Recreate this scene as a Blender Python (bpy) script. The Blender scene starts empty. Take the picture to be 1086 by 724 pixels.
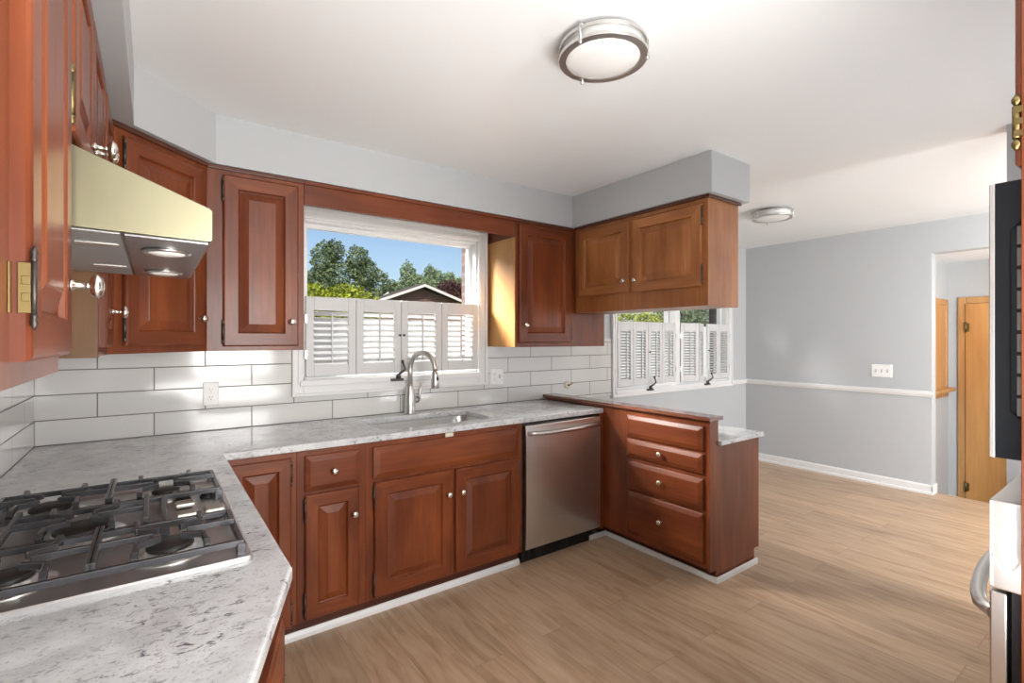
import bpy, bmesh, math, random
from mathutils import Vector, Matrix
random.seed(7)
PI = math.pi
SC = bpy.context.scene
COL = SC.collection

# ---------------------------------------------------------------- camera
cam_d = bpy.data.cameras.new('camera')
cam = bpy.data.objects.new('camera', cam_d); COL.objects.link(cam)
cam_d.sensor_fit = 'HORIZONTAL'; cam_d.sensor_width = 36.0
cam_d.lens = 36.0 * 521.2 / 1086
cam_d.shift_y = -(362 - 358.8) / 1086
cam_d.clip_start = 0.02
cam.location = (0, 0, 1.39)
cam.rotation_euler = (PI / 2, 0, -0.630)
SC.camera = cam

# ---------------------------------------------------------------- world, sun, lights, exposure
SC.view_settings.view_transform = 'Standard'
SC.view_settings.look = 'None'
SC.view_settings.exposure = 0.62
SC.view_settings.gamma = 1.0
SC.view_settings.use_curve_mapping = False
W = bpy.data.worlds.new('world'); SC.world = W
W.use_nodes = True
wn, wl = W.node_tree.nodes, W.node_tree.links
sky = wn.new('ShaderNodeTexSky')
sky.sky_type = 'NISHITA'; sky.sun_disc = False
sky.sun_elevation = math.radians(48); sky.sun_rotation = math.radians(200)
sky.air_density = 1.0; sky.dust_density = 1.6; sky.ozone_density = 2.0
wl.new(sky.outputs[0], wn['Background'].inputs[0])
wn['Background'].inputs[1].default_value = 0.10

def lamp(name, kind, loc, rot, energy, color=(1, 1, 1), **kw):
    d = bpy.data.lights.new(name, kind); d.energy = energy; d.color = color
    for k, v in kw.items(): setattr(d, k, v)
    o = bpy.data.objects.new(name, d); COL.objects.link(o)
    o.location = loc; o.rotation_euler = rot
    return o
lamp('sun', 'SUN', (0, -6, 12), (math.radians(44), 0, math.radians(-25)), 3.0, (1, .95, .88), angle=.01)
# fill lamps added out of view in the rooms behind the camera
lamp('fill_aisle', 'AREA', (0.95, -2.3, 1.45), (PI / 2 - .32, 0, .12), 66, (1.0, .985, .965), shape='RECTANGLE', size=1.0, size_y=1.3)
lamp('fill_dining_rear', 'AREA', (4.5, -2.3, 1.3), (PI / 2 - .3, 0, 0), 40, (.95, .97, 1.0), shape='RECTANGLE', size=2.0, size_y=2.0)
lamp('fill_dining_side', 'AREA', (3.6, -1.1, 1.35), (PI / 2 - .15, 0, -1.15), 92, (.97, .98, 1.0), shape='RECTANGLE', size=1.2, size_y=1.6)  # added fill for the right wall and dining floor
# bright sky above the yard, shining down through the two windows
lamp('daylight_sink_window', 'AREA', (-0.6, 4.7, 3.3), (math.radians(-58), 0, math.radians(52)), 80, (1.0, .97, .92), shape='RECTANGLE', size=1.6, size_y=1.0, spread=math.radians(45))
lamp('daylight_yard_window', 'AREA', (4.3, 4.6, 3.6), (math.radians(-52), 0, 0), 25, (1.0, .97, .92), shape='RECTANGLE', size=2.2, size_y=1.2)
# photographer's flash bounced off the ceiling behind the camera
lamp('bounced_flash', 'AREA', (0.60, -0.45, .8), (PI - .1, 0, -.6), 49, (1, .985, .97), shape='DISK', size=1.3)
lamp('fill_dining_ceiling', 'AREA', (2.75, -0.08, .6), (PI, 0, 0), 13, (.97, .98, 1.0), shape='DISK', size=.7)  # added upward fill for the darker ceiling, not part of the flash
lamp('landing_fill', 'POINT', (6.1, .6, 1.6), (0, 0, 0), 8, (1, .95, .88), shadow_soft_size=.15)  # unseen point light that brightens the landing

# ---------------------------------------------------------------- materials
def mat(name, color=(.8, .8, .8), rough=.5, metal=0.0, spec=.5, coat=0.0, emit=None, es=0.0):
    m = bpy.data.materials.new(name); m.use_nodes = True
    b = m.node_tree.nodes['Principled BSDF']
    b.inputs['Base Color'].default_value = (*color, 1)
    b.inputs['Roughness'].default_value = rough
    b.inputs['Metallic'].default_value = metal
    b.inputs['Specular IOR Level'].default_value = spec
    b.inputs['Coat Weight'].default_value = coat
    b.inputs['Coat Roughness'].default_value = .15
    if emit:
        b.inputs['Emission Color'].default_value = (*emit, 1)
        b.inputs['Emission Strength'].default_value = es
    return m

def nodes(m): return m.node_tree.nodes, m.node_tree.links, m.node_tree.nodes['Principled BSDF']

def ramp(n, stops):
    r = n.new('ShaderNodeValToRGB')
    e = r.color_ramp.elements
    while len(e) < len(stops): e.new(.5)
    for k, (p, c) in enumerate(stops):
        e[k].position = p; e[k].color = (*c, 1)
    return r

def add_noise(m, scale=(1, 1, 1), nscale=5, stops=None, bump=0, detail=4, dist=0.0, rough=.6):
    n, l, b = nodes(m)
    tc = n.new('ShaderNodeTexCoord'); mp = n.new('ShaderNodeMapping'); mp.inputs['Scale'].default_value = scale
    l.new(tc.outputs['Object'], mp.inputs[0])
    no = n.new('ShaderNodeTexNoise'); no.inputs['Scale'].default_value = nscale
    no.inputs['Detail'].default_value = detail; no.inputs['Distortion'].default_value = dist
    no.inputs['Roughness'].default_value = rough
    l.new(mp.outputs[0], no.inputs['Vector'])
    if stops:
        r = ramp(n, stops); l.new(no.outputs[0], r.inputs[0]); l.new(r.outputs[0], b.inputs['Base Color'])
    if bump:
        bu = n.new('ShaderNodeBump'); bu.inputs['Strength'].default_value = bump; bu.inputs['Distance'].default_value = .002
        l.new(no.outputs[0], bu.inputs['Height']); l.new(bu.outputs[0], b.inputs['Normal'])
    return m

def wood(name, axis, dark, light, rough=.36, coat=.08, scale=9):
    """Grain running along one object axis (0 x, 1 y, 2 z)."""
    m = mat(name, light, rough, coat=coat, spec=.36)
    n, l, b = nodes(m)
    tc = n.new('ShaderNodeTexCoord'); oi = n.new('ShaderNodeObjectInfo')
    sh = n.new('ShaderNodeVectorMath'); sh.operation = 'ADD'
    ml = n.new('ShaderNodeVectorMath'); ml.operation = 'SCALE'; ml.inputs[0].default_value = (7.3, 5.1, 9.7)
    l.new(oi.outputs['Random'], ml.inputs['Scale'])
    l.new(tc.outputs['Object'], sh.inputs[0]); l.new(ml.outputs[0], sh.inputs[1])
    sc = [1, 1, 1]; sc[axis] = .07
    mp = n.new('ShaderNodeMapping'); mp.inputs['Scale'].default_value = sc
    l.new(sh.outputs[0], mp.inputs[0])
    a = n.new('ShaderNodeTexNoise'); a.inputs['Scale'].default_value = scale * 5; a.inputs['Detail'].default_value = 4
    a.inputs['Distortion'].default_value = .6
    sc2 = [1, 1, 1]; sc2[axis] = .3
    mp2 = n.new('ShaderNodeMapping'); mp2.inputs['Scale'].default_value = sc2
    l.new(sh.outputs[0], mp2.inputs[0])
    c = n.new('ShaderNodeTexNoise'); c.inputs['Scale'].default_value = scale * .7; c.inputs['Detail'].default_value = 3
    l.new(mp.outputs[0], a.inputs['Vector']); l.new(mp2.outputs[0], c.inputs['Vector'])
    mx = n.new('ShaderNodeMix'); mx.inputs[0].default_value = .68
    l.new(a.outputs[0], mx.inputs[2]); l.new(c.outputs[0], mx.inputs[3])
    mid = tuple((x * .6 + y * .4) for x, y in zip(dark, light))
    r = ramp(n, [(.34, dark), (.5, mid), (.68, light)])
    l.new(mx.outputs[0], r.inputs[0]); l.new(r.outputs[0], b.inputs['Base Color'])
    return m

CD, CL = (.102, .022, .0075), (.235, .059, .0165)
M = {}
M['wood_z'] = wood('cherry_wood_upright', 2, CD, CL)
M['wood_x'] = wood('cherry_wood_lengthwise', 0, CD, CL)
M['wood_y'] = wood('cherry_wood_depthwise', 1, CD, CL)
M['wood_lit_z'] = wood('lit_cherry_upright', 2, (.24, .080, .022), (.44, .178, .060))  # cherry made lighter and more orange for light on the peninsula uppers
M['wood_lit_x'] = wood('lit_cherry_lengthwise', 0, (.24, .080, .022), (.44, .178, .060))
M['wood_window_lit'] = wood('window_lit_cherry', 2, (.36, .16, .045), (.56, .29, .10))  # golden tint holds the sink window's glow on one cabinet side
M['plain_side'] = wood('plain_brown_side', 2, (.11, .050, .017), (.20, .098, .036))
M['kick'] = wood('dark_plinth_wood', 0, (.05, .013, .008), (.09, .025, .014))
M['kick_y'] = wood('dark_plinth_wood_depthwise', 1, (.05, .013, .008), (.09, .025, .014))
M['crown'] = wood('dark_crown_wood', 0, (.07, .025, .014), (.13, .045, .024))
M['ledge'] = wood('ledge_wood', 1, (.12, .04, .022), (.22, .085, .05), rough=.22, coat=.6)
M['pine'] = wood('honey_oak', 2, (.42, .20, .065), (.62, .34, .125), scale=5)
M['pine_x'] = wood('honey_oak_trim', 2, (.38, .19, .07), (.55, .31, .13), scale=5)
M['white'] = mat('white_gloss_paint', (.73, .73, .725), .35)
M['shutter'] = mat('backlit_white_paint', (.60, .60, .595), .4)  # white paint toned down to hold the shutters' backlit shade
M['wall'] = add_noise(mat('grey_wall_paint', (.455, .47, .48), .55), nscale=220, bump=.05)
M['ceil'] = add_noise(mat('white_ceiling_paint', (.785, .80, .805), .45), nscale=3, bump=.06)
M['plate'] = mat('white_plastic', (.82, .82, .80), .3)
M['socket'] = mat('socket_slot', (.05, .05, .05), .5)
M['steel'] = mat('brushed_stainless', (.76, .75, .73), .30, 1.0)
M['steel_d'] = mat('dark_stainless', (.36, .36, .37), .28, 1.0)
M['nickel'] = mat('brushed_nickel', (.66, .645, .62), .28, 1.0)
M['knob'] = mat('satin_pearl_nickel', (.80, .76, .70), .22, 1.0)
M['brass'] = mat('antique_brass', (.21, .155, .065), .42, 1.0)
M['hoodmetal'] = mat('champagne_metal', (.27, .25, .165), .33, 1.0)
M['iron'] = mat('black_iron', (.028, .026, .025), .4, .3)
M['grate'] = mat('cast_iron_enamel', (.085, .085, .092), .25, .6)
M['black'] = mat('black_plastic', (.012, .012, .014), .35)
M['blackglass'] = mat('black_glass', (.008, .009, .012), .12, spec=.3)
M['grey'] = mat('grey_mesh_metal', (.40, .40, .40), .45, .6)
M['vent'] = mat('vent_grey', (.20, .20, .18), .5, .3)
M['capmetal'] = mat('champagne_knob_metal', (.60, .58, .52), .3, 1.0)
M['pansteel'] = mat('satin_pan_steel', (.62, .62, .62), .40, 1.0)
M['lens'] = mat('lamp_lens', (.85, .83, .78), .12)
M['glassdiff'] = mat('frosted_lamp_glass', (.74, .74, .73), .3, emit=(1, .98, .95), es=.02)
M['cream'] = mat('cream_plastic', (.66, .62, .50), .4)
M['film'] = mat('peeling_white_film', (.82, .82, .82), .5)
M['ash'] = mat('dark_bronze', (.07, .065, .06), .4, .7)
M['roof'] = add_noise(mat('roof_shingle', (.10, .08, .075), .9), nscale=8, stops=[(.3, (.07, .055, .05)), (.7, (.14, .11, .10))])
M['fascia'] = mat('painted_fascia', (.70, .66, .62), .6)

def glass_mat():
    m = bpy.data.materials.new('window_glass'); m.use_nodes = True
    n, l = m.node_tree.nodes, m.node_tree.links
    n.remove(n['Principled BSDF'])
    t = n.new('ShaderNodeBsdfTransparent'); g = n.new('ShaderNodeBsdfGlossy'); g.inputs['Roughness'].default_value = .02
    f0 = n.new('ShaderNodeLayerWeight'); f0.inputs[0].default_value = .2
    f = n.new('ShaderNodeMath'); f.operation = 'MULTIPLY'; f.inputs[1].default_value = .25; l.new(f0.outputs['Facing'], f.inputs[0])
    x = n.new('ShaderNodeMixShader')
    l.new(f.outputs[0], x.inputs[0]); l.new(t.outputs[0], x.inputs[1]); l.new(g.outputs[0], x.inputs[2])
    l.new(x.outputs[0], n['Material Output'].inputs[0])
    return m
M['glass'] = glass_mat()

def granite():
    m = mat('white_granite', (.7, .7, .68), .12, spec=.5)
    n, l, b = nodes(m)
    tc = n.new('ShaderNodeTexCoord')
    def nz(scale, rot, ns, det, dist, ro=.6):
        mp = n.new('ShaderNodeMapping'); mp.inputs['Scale'].default_value = scale; mp.inputs['Rotation'].default_value = (0, 0, rot)
        l.new(tc.outputs['Object'], mp.inputs[0])
        t = n.new('ShaderNodeTexNoise'); t.inputs['Scale'].default_value = ns; t.inputs['Detail'].default_value = det
        t.inputs['Distortion'].default_value = dist; t.inputs['Roughness'].default_value = ro
        l.new(mp.outputs[0], t.inputs['Vector']); return t
    base = nz((1, 1, 1), 0, 7, 5, .6)
    r0 = ramp(n, [(.36, (.53, .545, .555)), (.6, (.71, .73, .74))]); l.new(base.outputs[0], r0.inputs[0])
    fl = nz((.55, 1, 1), .5, 66, 6, .8, .72)
    r1 = ramp(n, [(.525, (0, 0, 0)), (.63, (.95, .95, .95))]); l.new(fl.outputs[0], r1.inputs[0])
    big = nz((.5, 1, 1), .55, 9, 3, .8)
    r2 = ramp(n, [(.40, (.12, .12, .12)), (.60, (1, 1, 1))]); l.new(big.outputs[0], r2.inputs[0])
    mu = n.new('ShaderNodeMath'); mu.operation = 'MULTIPLY'
    l.new(r1.outputs[0], mu.inputs[0]); l.new(r2.outputs[0], mu.inputs[1])
    mx = n.new('ShaderNodeMix'); mx.data_type = 'RGBA'
    l.new(mu.outputs[0], mx.inputs[0]); l.new(r0.outputs[0], mx.inputs[6]); mx.inputs[7].default_value = (.11, .115, .145, 1)
    fine = nz((1, 1, 1), 0, 190, 3, 0)
    r3 = ramp(n, [(.60, (0, 0, 0)), (.70, (.75, .75, .75))]); l.new(fine.outputs[0], r3.inputs[0])
    mx2 = n.new('ShaderNodeMix'); mx2.data_type = 'RGBA'
    l.new(r3.outputs[0], mx2.inputs[0]); l.new(mx.outputs[2], mx2.inputs[6]); mx2.inputs[7].default_value = (.30, .28, .25, 1)
    l.new(mx2.outputs[2], b.inputs['Base Color'])
    return m
M['granite'] = granite()

def tile(name, along):
    m = mat(name, (.8, .8, .78), .12, spec=.55)
    n, l, b = nodes(m)
    tc = n.new('ShaderNodeTexCoord'); sp = n.new('ShaderNodeSeparateXYZ'); cb = n.new('ShaderNodeCombineXYZ')
    l.new(tc.outputs['Object'], sp.inputs[0])
    a1 = n.new('ShaderNodeMath'); a1.inputs[1].default_value = 0.214 + 4.32
    a2 = n.new('ShaderNodeMath'); a2.inputs[1].default_value = -.9085
    l.new(sp.outputs[along], a1.inputs[0]); l.new(sp.outputs[2], a2.inputs[0])
    l.new(a1.outputs[0], cb.inputs[0]); l.new(a2.outputs[0], cb.inputs[1])
    br = n.new('ShaderNodeTexBrick')
    br.inputs['Color1'].default_value = (.66, .655, .635, 1); br.inputs['Color2'].default_value = (.63, .63, .61, 1)
    br.inputs['Mortar'].default_value = (.17, .165, .155, 1)
    br.inputs['Scale'].default_value = 1; br.inputs['Mortar Size'].default_value = .0026
    br.inputs['Mortar Smooth'].default_value = .1; br.inputs['Bias'].default_value = 0
    br.inputs['Brick Width'].default_value = .432; br.inputs['Row Height'].default_value = .1125
    l.new(cb.outputs[0], br.inputs['Vector']); l.new(br.outputs[0], b.inputs['Base Color'])
    rr = n.new('ShaderNodeMapRange'); rr.inputs[3].default_value = .10; rr.inputs[4].default_value = .8
    l.new(br.outputs['Fac'], rr.inputs[0]); l.new(rr.outputs[0], b.inputs['Roughness'])
    bu = n.new('ShaderNodeBump'); bu.invert = True; bu.inputs['Strength'].default_value = .5; bu.inputs['Distance'].default_value = .002
    l.new(br.outputs['Fac'], bu.inputs['Height']); l.new(bu.outputs[0], b.inputs['Normal'])
    return m
M['tile_x'] = tile('white_subway_tile', 0)
M['tile_y'] = tile('white_subway_tile_side', 1)

def floor_mat():
    m = mat('oak_plank_floor', (.45, .31, .2), .38, spec=.45)
    n, l, b = nodes(m)
    tc = n.new('ShaderNodeTexCoord'); mp = n.new('ShaderNodeMapping'); mp.inputs['Rotation'].default_value = (0, 0, PI / 2)
    mp.inputs['Location'].default_value = (.1, .05, 0)
    l.new(tc.outputs['Object'], mp.inputs[0])
    br = n.new('ShaderNodeTexBrick'); br.offset = .37; br.offset_frequency = 2
    br.inputs['Color1'].default_value = (0, 0, 0, 1); br.inputs['Color2'].default_value = (1, 1, 1, 1)
    br.inputs['Mortar'].default_value = (.5, .5, .5, 1)
    br.inputs['Scale'].default_value = 1; br.inputs['Mortar Size'].default_value = .0012
    br.inputs['Brick Width'].default_value = 1.22; br.inputs['Row Height'].default_value = .19
    l.new(mp.outputs[0], br.inputs['Vector'])
    # grain, shifted per plank
    sc = n.new('ShaderNodeVectorMath'); sc.operation = 'SCALE'; sc.inputs['Scale'].default_value = 13.0
    l.new(br.outputs['Color'], sc.inputs[0])
    ad = n.new('ShaderNodeVectorMath'); ad.operation = 'ADD'
    l.new(mp.outputs[0], ad.inputs[0]); l.new(sc.outputs[0], ad.inputs[1])
    m2 = n.new('ShaderNodeMapping'); m2.inputs['Scale'].default_value = (.12, 1, 1); l.new(ad.outputs[0], m2.inputs[0])
    g = n.new('ShaderNodeTexNoise'); g.inputs['Scale'].default_value = 26; g.inputs['Detail'].default_value = 6; g.inputs['Distortion'].default_value = .9
    l.new(m2.outputs[0], g.inputs['Vector'])
    r = ramp(n, [(.26, (.31, .195, .112)), (.48, (.445, .302, .192)), (.72, (.52, .375, .255))])
    l.new(g.outputs[0], r.inputs[0])
    m3 = n.new('ShaderNodeMapping'); m3.inputs['Scale'].default_value = (.35, 1, 1); l.new(ad.outputs[0], m3.inputs[0])
    k = n.new('ShaderNodeTexNoise'); k.inputs['Scale'].default_value = 9; k.inputs['Detail'].default_value = 2
    l.new(m3.outputs[0], k.inputs['Vector'])
    rk = ramp(n, [(.70, (0, 0, 0)), (.80, (.55, .55, .55))]); l.new(k.outputs[0], rk.inputs[0])
    mk = n.new('ShaderNodeMix'); mk.data_type = 'RGBA'; l.new(rk.outputs[0], mk.inputs[0]); l.new(r.outputs[0], mk.inputs[6])
    mk.inputs[7].default_value = (.10, .06, .035, 1)
    hv = n.new('ShaderNodeHueSaturation')
    vr = n.new('ShaderNodeMapRange'); vr.inputs[3].default_value = .90; vr.inputs[4].default_value = 1.10
    l.new(br.outputs['Color'], vr.inputs[0]); l.new(vr.outputs[0], hv.inputs['Value']); l.new(mk.outputs[2], hv.inputs['Color'])
    mm = n.new('ShaderNodeMix'); mm.data_type = 'RGBA'
    ms = n.new('ShaderNodeMath'); ms.operation = 'MULTIPLY'; ms.inputs[1].default_value = .55
    l.new(br.outputs['Fac'], ms.inputs[0]); l.new(ms.outputs[0], mm.inputs[0]); l.new(hv.outputs[0], mm.inputs[6])
    mm.inputs[7].default_value = (.12, .08, .05, 1)
    l.new(mm.outputs[2], b.inputs['Base Color'])
    bu = n.new('ShaderNodeBump'); bu.inputs['Strength'].default_value = .15; bu.inputs['Distance'].default_value = .002
    l.new(g.outputs[0], bu.inputs['Height']); l.new(bu.outputs[0], b.inputs['Normal'])
    return m
M['floor'] = floor_mat()

def brick_mat(k=1.0, nm='red_brick'):
    m = mat(nm, (.2, .08, .06), .9)
    n, l, b = nodes(m)
    tc = n.new('ShaderNodeTexCoord'); sp = n.new('ShaderNodeSeparateXYZ'); cb = n.new('ShaderNodeCombineXYZ')
    l.new(tc.outputs['Object'], sp.inputs[0])
    ad = n.new('ShaderNodeMath'); l.new(sp.outputs[0], ad.inputs[0]); l.new(sp.outputs[1], ad.inputs[1])
    l.new(ad.outputs[0], cb.inputs[0]); l.new(sp.outputs[2], cb.inputs[1])
    br = n.new('ShaderNodeTexBrick'); br.inputs['Scale'].default_value = 1
    br.inputs['Color1'].default_value = (.17 * k, .065 * k, .05 * k, 1); br.inputs['Color2'].default_value = (.25 * k, .10 * k, .075 * k, 1)
    br.inputs['Mortar'].default_value = (.32 * k, .28 * k, .25 * k, 1); br.inputs['Mortar Size'].default_value = .008
    br.inputs['Brick Width'].default_value = .22; br.inputs['Row Height'].default_value = .075
    l.new(cb.outputs[0], br.inputs['Vector']); l.new(br.outputs[0], b.inputs['Base Color'])
    return m
M['brick'] = brick_mat(.8)
M['brick_d'] = brick_mat(.16, 'dark_brick')

# ---------------------------------------------------------------- mesh helpers
class MB:
    """Collects shapes in one bmesh; build() links them as one mesh object."""
    def __init__(s): s.bm = bmesh.new(); s.mi = 0
    def _f(s, vs, smooth=False):
        try:
            f = s.bm.faces.new(vs); f.material_index = s.mi; f.smooth = smooth; return f
        except ValueError: return None
    def box(s, x0, x1, y0, y1, z0, z1):
        v = [s.bm.verts.new((x, y, z)) for x in (x0, x1) for y in (y0, y1) for z in (z0, z1)]
        for q in ((0, 1, 3, 2), (4, 6, 7, 5), (0, 4, 5, 1), (2, 3, 7, 6), (0, 2, 6, 4), (1, 5, 7, 3)):
            s._f([v[i] for i in q])
        return s
    def prism(s, pts, d, axis='z', at=0.0):
        """Polygon pts (2-D) extruded along an axis from at to at + d."""
        def P(p, t):
            return {'z': (p[0], p[1], t), 'y': (p[0], t, p[1]), 'x': (t, p[0], p[1])}[axis]
        a = [s.bm.verts.new(P(p, at)) for p in pts]; b = [s.bm.verts.new(P(p, at + d)) for p in pts]
        s._f(a[::-1]); s._f(b)
        n = len(pts)
        for i in range(n): s._f([a[i], a[(i + 1) % n], b[(i + 1) % n], b[i]])
        return s
    def bar(s, p, q, w, h, up=(0, 0, 1)):
        """Rectangular bar from p to q; w across, h along up."""
        p, q, up = Vector(p), Vector(q), Vector(up)
        d = (q - p).normalized(); sd = d.cross(up).normalized(); u = sd.cross(d)
        vs = []
        for c in (p, q):
            for a, b in ((-1, -1), (1, -1), (1, 1), (-1, 1)): vs.append(s.bm.verts.new(c + sd * a * w / 2 + u * b * h / 2))
        for f in ((3, 2, 1, 0), (4, 5, 6, 7), (0, 1, 5, 4), (1, 2, 6, 5), (2, 3, 7, 6), (3, 0, 4, 7)): s._f([vs[i] for i in f])
        return s
    def tube(s, pts, r, n=12, caps=True):
        pts = [Vector(p) for p in pts]
        rs = r if isinstance(r, (list, tuple)) else [r] * len(pts)
        rings = []; side = None
        for i, p in enumerate(pts):
            t = (pts[min(i + 1, len(pts) - 1)] - pts[max(i - 1, 0)]).normalized()
            if side is None:
                side = t.cross(Vector((0, 0, 1)))
                if side.length < .01: side = t.cross(Vector((0, 1, 0)))
            side = (side - t * side.dot(t)).normalized(); up = t.cross(side)
            rings.append([s.bm.verts.new(p + (side * math.cos(a) + up * math.sin(a)) * rs[i]) for a in (2 * PI * k / n for k in range(n))])
        for a, b in zip(rings, rings[1:]):
            for k in range(n): s._f([a[k], a[(k + 1) % n], b[(k + 1) % n], b[k]], True)
        if caps: s._f(rings[0][::-1]); s._f(rings[-1])
        return s
    def lathe(s, prof, c=(0, 0, 0), axis='z', n=24, sx=1.0, sy=1.0, smooth=True):
        """prof: (radius, height) pairs, spun about an axis ('z', or '-y' for knobs that face the front)."""
        c = Vector(c); rings = []
        for r, h in prof:
            ring = []
            for k in range(n):
                a = 2 * PI * k / n; x, y = r * math.cos(a) * sx, r * math.sin(a) * sy
                ring.append(s.bm.verts.new(c + (Vector((x, y, h)) if axis == 'z' else Vector((x, -h, y)))))
            rings.append(ring)
        for a, b in zip(rings, rings[1:]):
            for k in range(n): s._f([a[k], a[(k + 1) % n], b[(k + 1) % n], b[k]], smooth)
        s._f(rings[0][::-1]); s._f(rings[-1])
        return s
    def rings(s, loops, cap0=True, cap1=True, mats=None):
        rs = [[s.bm.verts.new(p) for p in lp] for lp in loops]
        for i, (a, b) in enumerate(zip(rs, rs[1:])):
            for k in range(len(a)):
                f = s._f([a[k], a[(k + 1) % len(a)], b[(k + 1) % len(a)], b[k]])
                if f and mats and i in mats and k % 2 == 0: f.material_index = 1
        if cap0: s._f(rs[0][::-1])
        if cap1: s._f(rs[-1])
        return s
    def torus(s, c, R, r, n=48, m=10, h=None):
        c = Vector(c); h = h or r
        g = [[s.bm.verts.new(c + Vector(((R + r * math.cos(b)) * math.cos(a), (R + r * math.cos(b)) * math.sin(a), h * math.sin(b))))
              for b in (2 * PI * j / m for j in range(m))] for a in (2 * PI * i / n for i in range(n))]
        for i in range(n):
            for j in range(m):
                s._f([g[i][j], g[(i + 1) % n][j], g[(i + 1) % n][(j + 1) % m], g[i][(j + 1) % m]], True)
        return s
    def build(s, name, m, parent=None, loc=None, rotz=0.0, bevel=0.0, seg=2, world=False):
        bmesh.ops.recalc_face_normals(s.bm, faces=s.bm.faces)
        me = bpy.data.meshes.new(name); s.bm.to_mesh(me); s.bm.free()
        o = bpy.data.objects.new(name, me); COL.objects.link(o)
        for k in (m if isinstance(m, (list, tuple)) else [m]): me.materials.append(M[k] if isinstance(k, str) else k)
        if bevel:
            b = o.modifiers.new('bevel', 'BEVEL'); b.width = bevel; b.segments = seg; b.limit_method = 'ANGLE'; b.angle_limit = .7
        if parent:
            o.parent = parent
            if world: o.matrix_parent_inverse = Matrix.Translation(-Vector(parent.location))   # parts modelled in world coordinates
        if loc: o.location = loc
        o.rotation_euler[2] = rotz
        return o

def tag(o, label=None, cat=None, group=None, kind=None):
    if label: o['label'] = label
    if cat: o['category'] = cat
    if group: o['group'] = group
    if kind: o['kind'] = kind
    return o

def thing(name, loc, label, cat, group=None, rotz=0.0):
    o = bpy.data.objects.new(name, None); COL.objects.link(o); o.empty_display_size = .05
    o.location = loc; o.rotation_euler[2] = rotz
    return tag(o, label, cat, group)

def struct(o): return tag(o, kind='structure')

def copy_tree(o, parent=None):
    c = o.copy(); COL.objects.link(c)
    if parent: c.parent = parent; c.matrix_parent_inverse = o.matrix_parent_inverse.copy()
    for ch in [k for k in bpy.data.objects if k.parent == o]: copy_tree(ch, c)
    return c

# ================================================================ the room
CEIL = 2.433; XL = -.44; YB = 3.03; XR = 5.591; YR = -2.4
b = MB(); b.box(XL - .2, XR + .12, YR - .2, YB + .1, -.06, 0)
struct(b.build('floor', 'floor'))
b = MB(); b.box(XL - .2, XR + .12, YR - .2, YB + .2, CEIL, CEIL + .1)
struct(b.build('ceiling', 'ceil'))
b = MB(); b.box(XL - .12, XL, YR, YB, 0, CEIL)
struct(b.build('wall_left', 'wall'))

def wall_with_holes(x0, x1, z1, holes, y0, y1):
    b = MB(); xs = x0
    for hx0, hx1, hz0, hz1 in holes:
        b.box(xs, hx0, y0, y1, 0, z1); b.box(hx0, hx1, y0, y1, 0, hz0); b.box(hx0, hx1, y0, y1, hz1, z1); xs = hx1
    b.box(xs, x1, y0, y1, 0, z1)
    return b
W1 = (.70, 1.895, 1.15, 2.09); W2 = (3.36, 5.19, .93, 1.99)
struct(wall_with_holes(XL - .12, XR + .12, CEIL, [W1, W2], YB, YB + .12).build('wall_back', 'wall'))
b = MB(); b.box(XR, XR + .12, 1.333, YB, 0, CEIL); b.box(XR, XR + .12, .45, 1.333, 2.15, CEIL); b.box(XR, XR + .12, YR, .45, 0, CEIL)
struct(b.build('wall_right', 'wall'))
# rooms behind the camera: rear wall with two openings added to let light in
struct(wall_with_holes(XL - .12, XR + .12, CEIL, [(.42, 1.48, .75, 2.15), (3.6, 5.4, .1, 2.15)], YR - .12, YR).build('wall_rear', 'wall'))
b = MB(); b.box(1.28, 3.48, -.57, -.45, 0, CEIL); b.box(3.36, 3.48, -.45, .515, 0, CEIL)
struct(b.build('wall_oven', 'wall'))
# dropped soffit over the wall cabinets
SZ = 2.205
b = MB(); b.prism([(XL, -.6), (-.061, -.6), (-.061, 2.369), (.234, 2.661), (2.491, 2.661), (2.491, 1.544), (2.892, 1.544), (2.892, YB), (XL, YB)], CEIL - SZ, 'z', SZ)
struct(b.build('wall_soffit', 'wall'))

def moulding(pts_prof, a, c, axis, name, m='white'):
    b = MB(); b.prism(pts_prof, c - a, axis, a); return struct(b.build(name, m))
# baseboards and chair rail (dining side)
moulding([(XR, 0), (XR - .022, 0), (XR - .022, .018), (XR - .013, .026), (XR - .013, .072), (XR - .006, .086), (XR, .086)], 1.322, YB, 'y', 'baseboard_right')
moulding([(YB, 0), (YB - .022, 0), (YB - .022, .018), (YB - .013, .026), (YB - .013, .072), (YB - .006, .086), (YB, .086)], 3.06, XR - .014, 'x', 'baseboard_back')
b = MB(); b.box(XR - .013, XR + .12, 1.32, 1.333, 0, .086)
struct(b.build('baseboard_end', 'white', bevel=.003))
rp = lambda w, s: [(w, .868), (w + s * .012, .868), (w + s * .016, .882), (w + s * .024, .890), (w + s * .026, .912), (w + s * .02, .918), (w, .92)]
b = MB(); b.prism(rp(XR, -1), YB - 1.315, 'y', 1.315); struct(b.build('trim_1', 'white'))
b = MB(); b.prism(rp(YB, -1), XR - .02 - 5.255, 'x', 5.255); struct(b.build('trim_2', 'white'))

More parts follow.
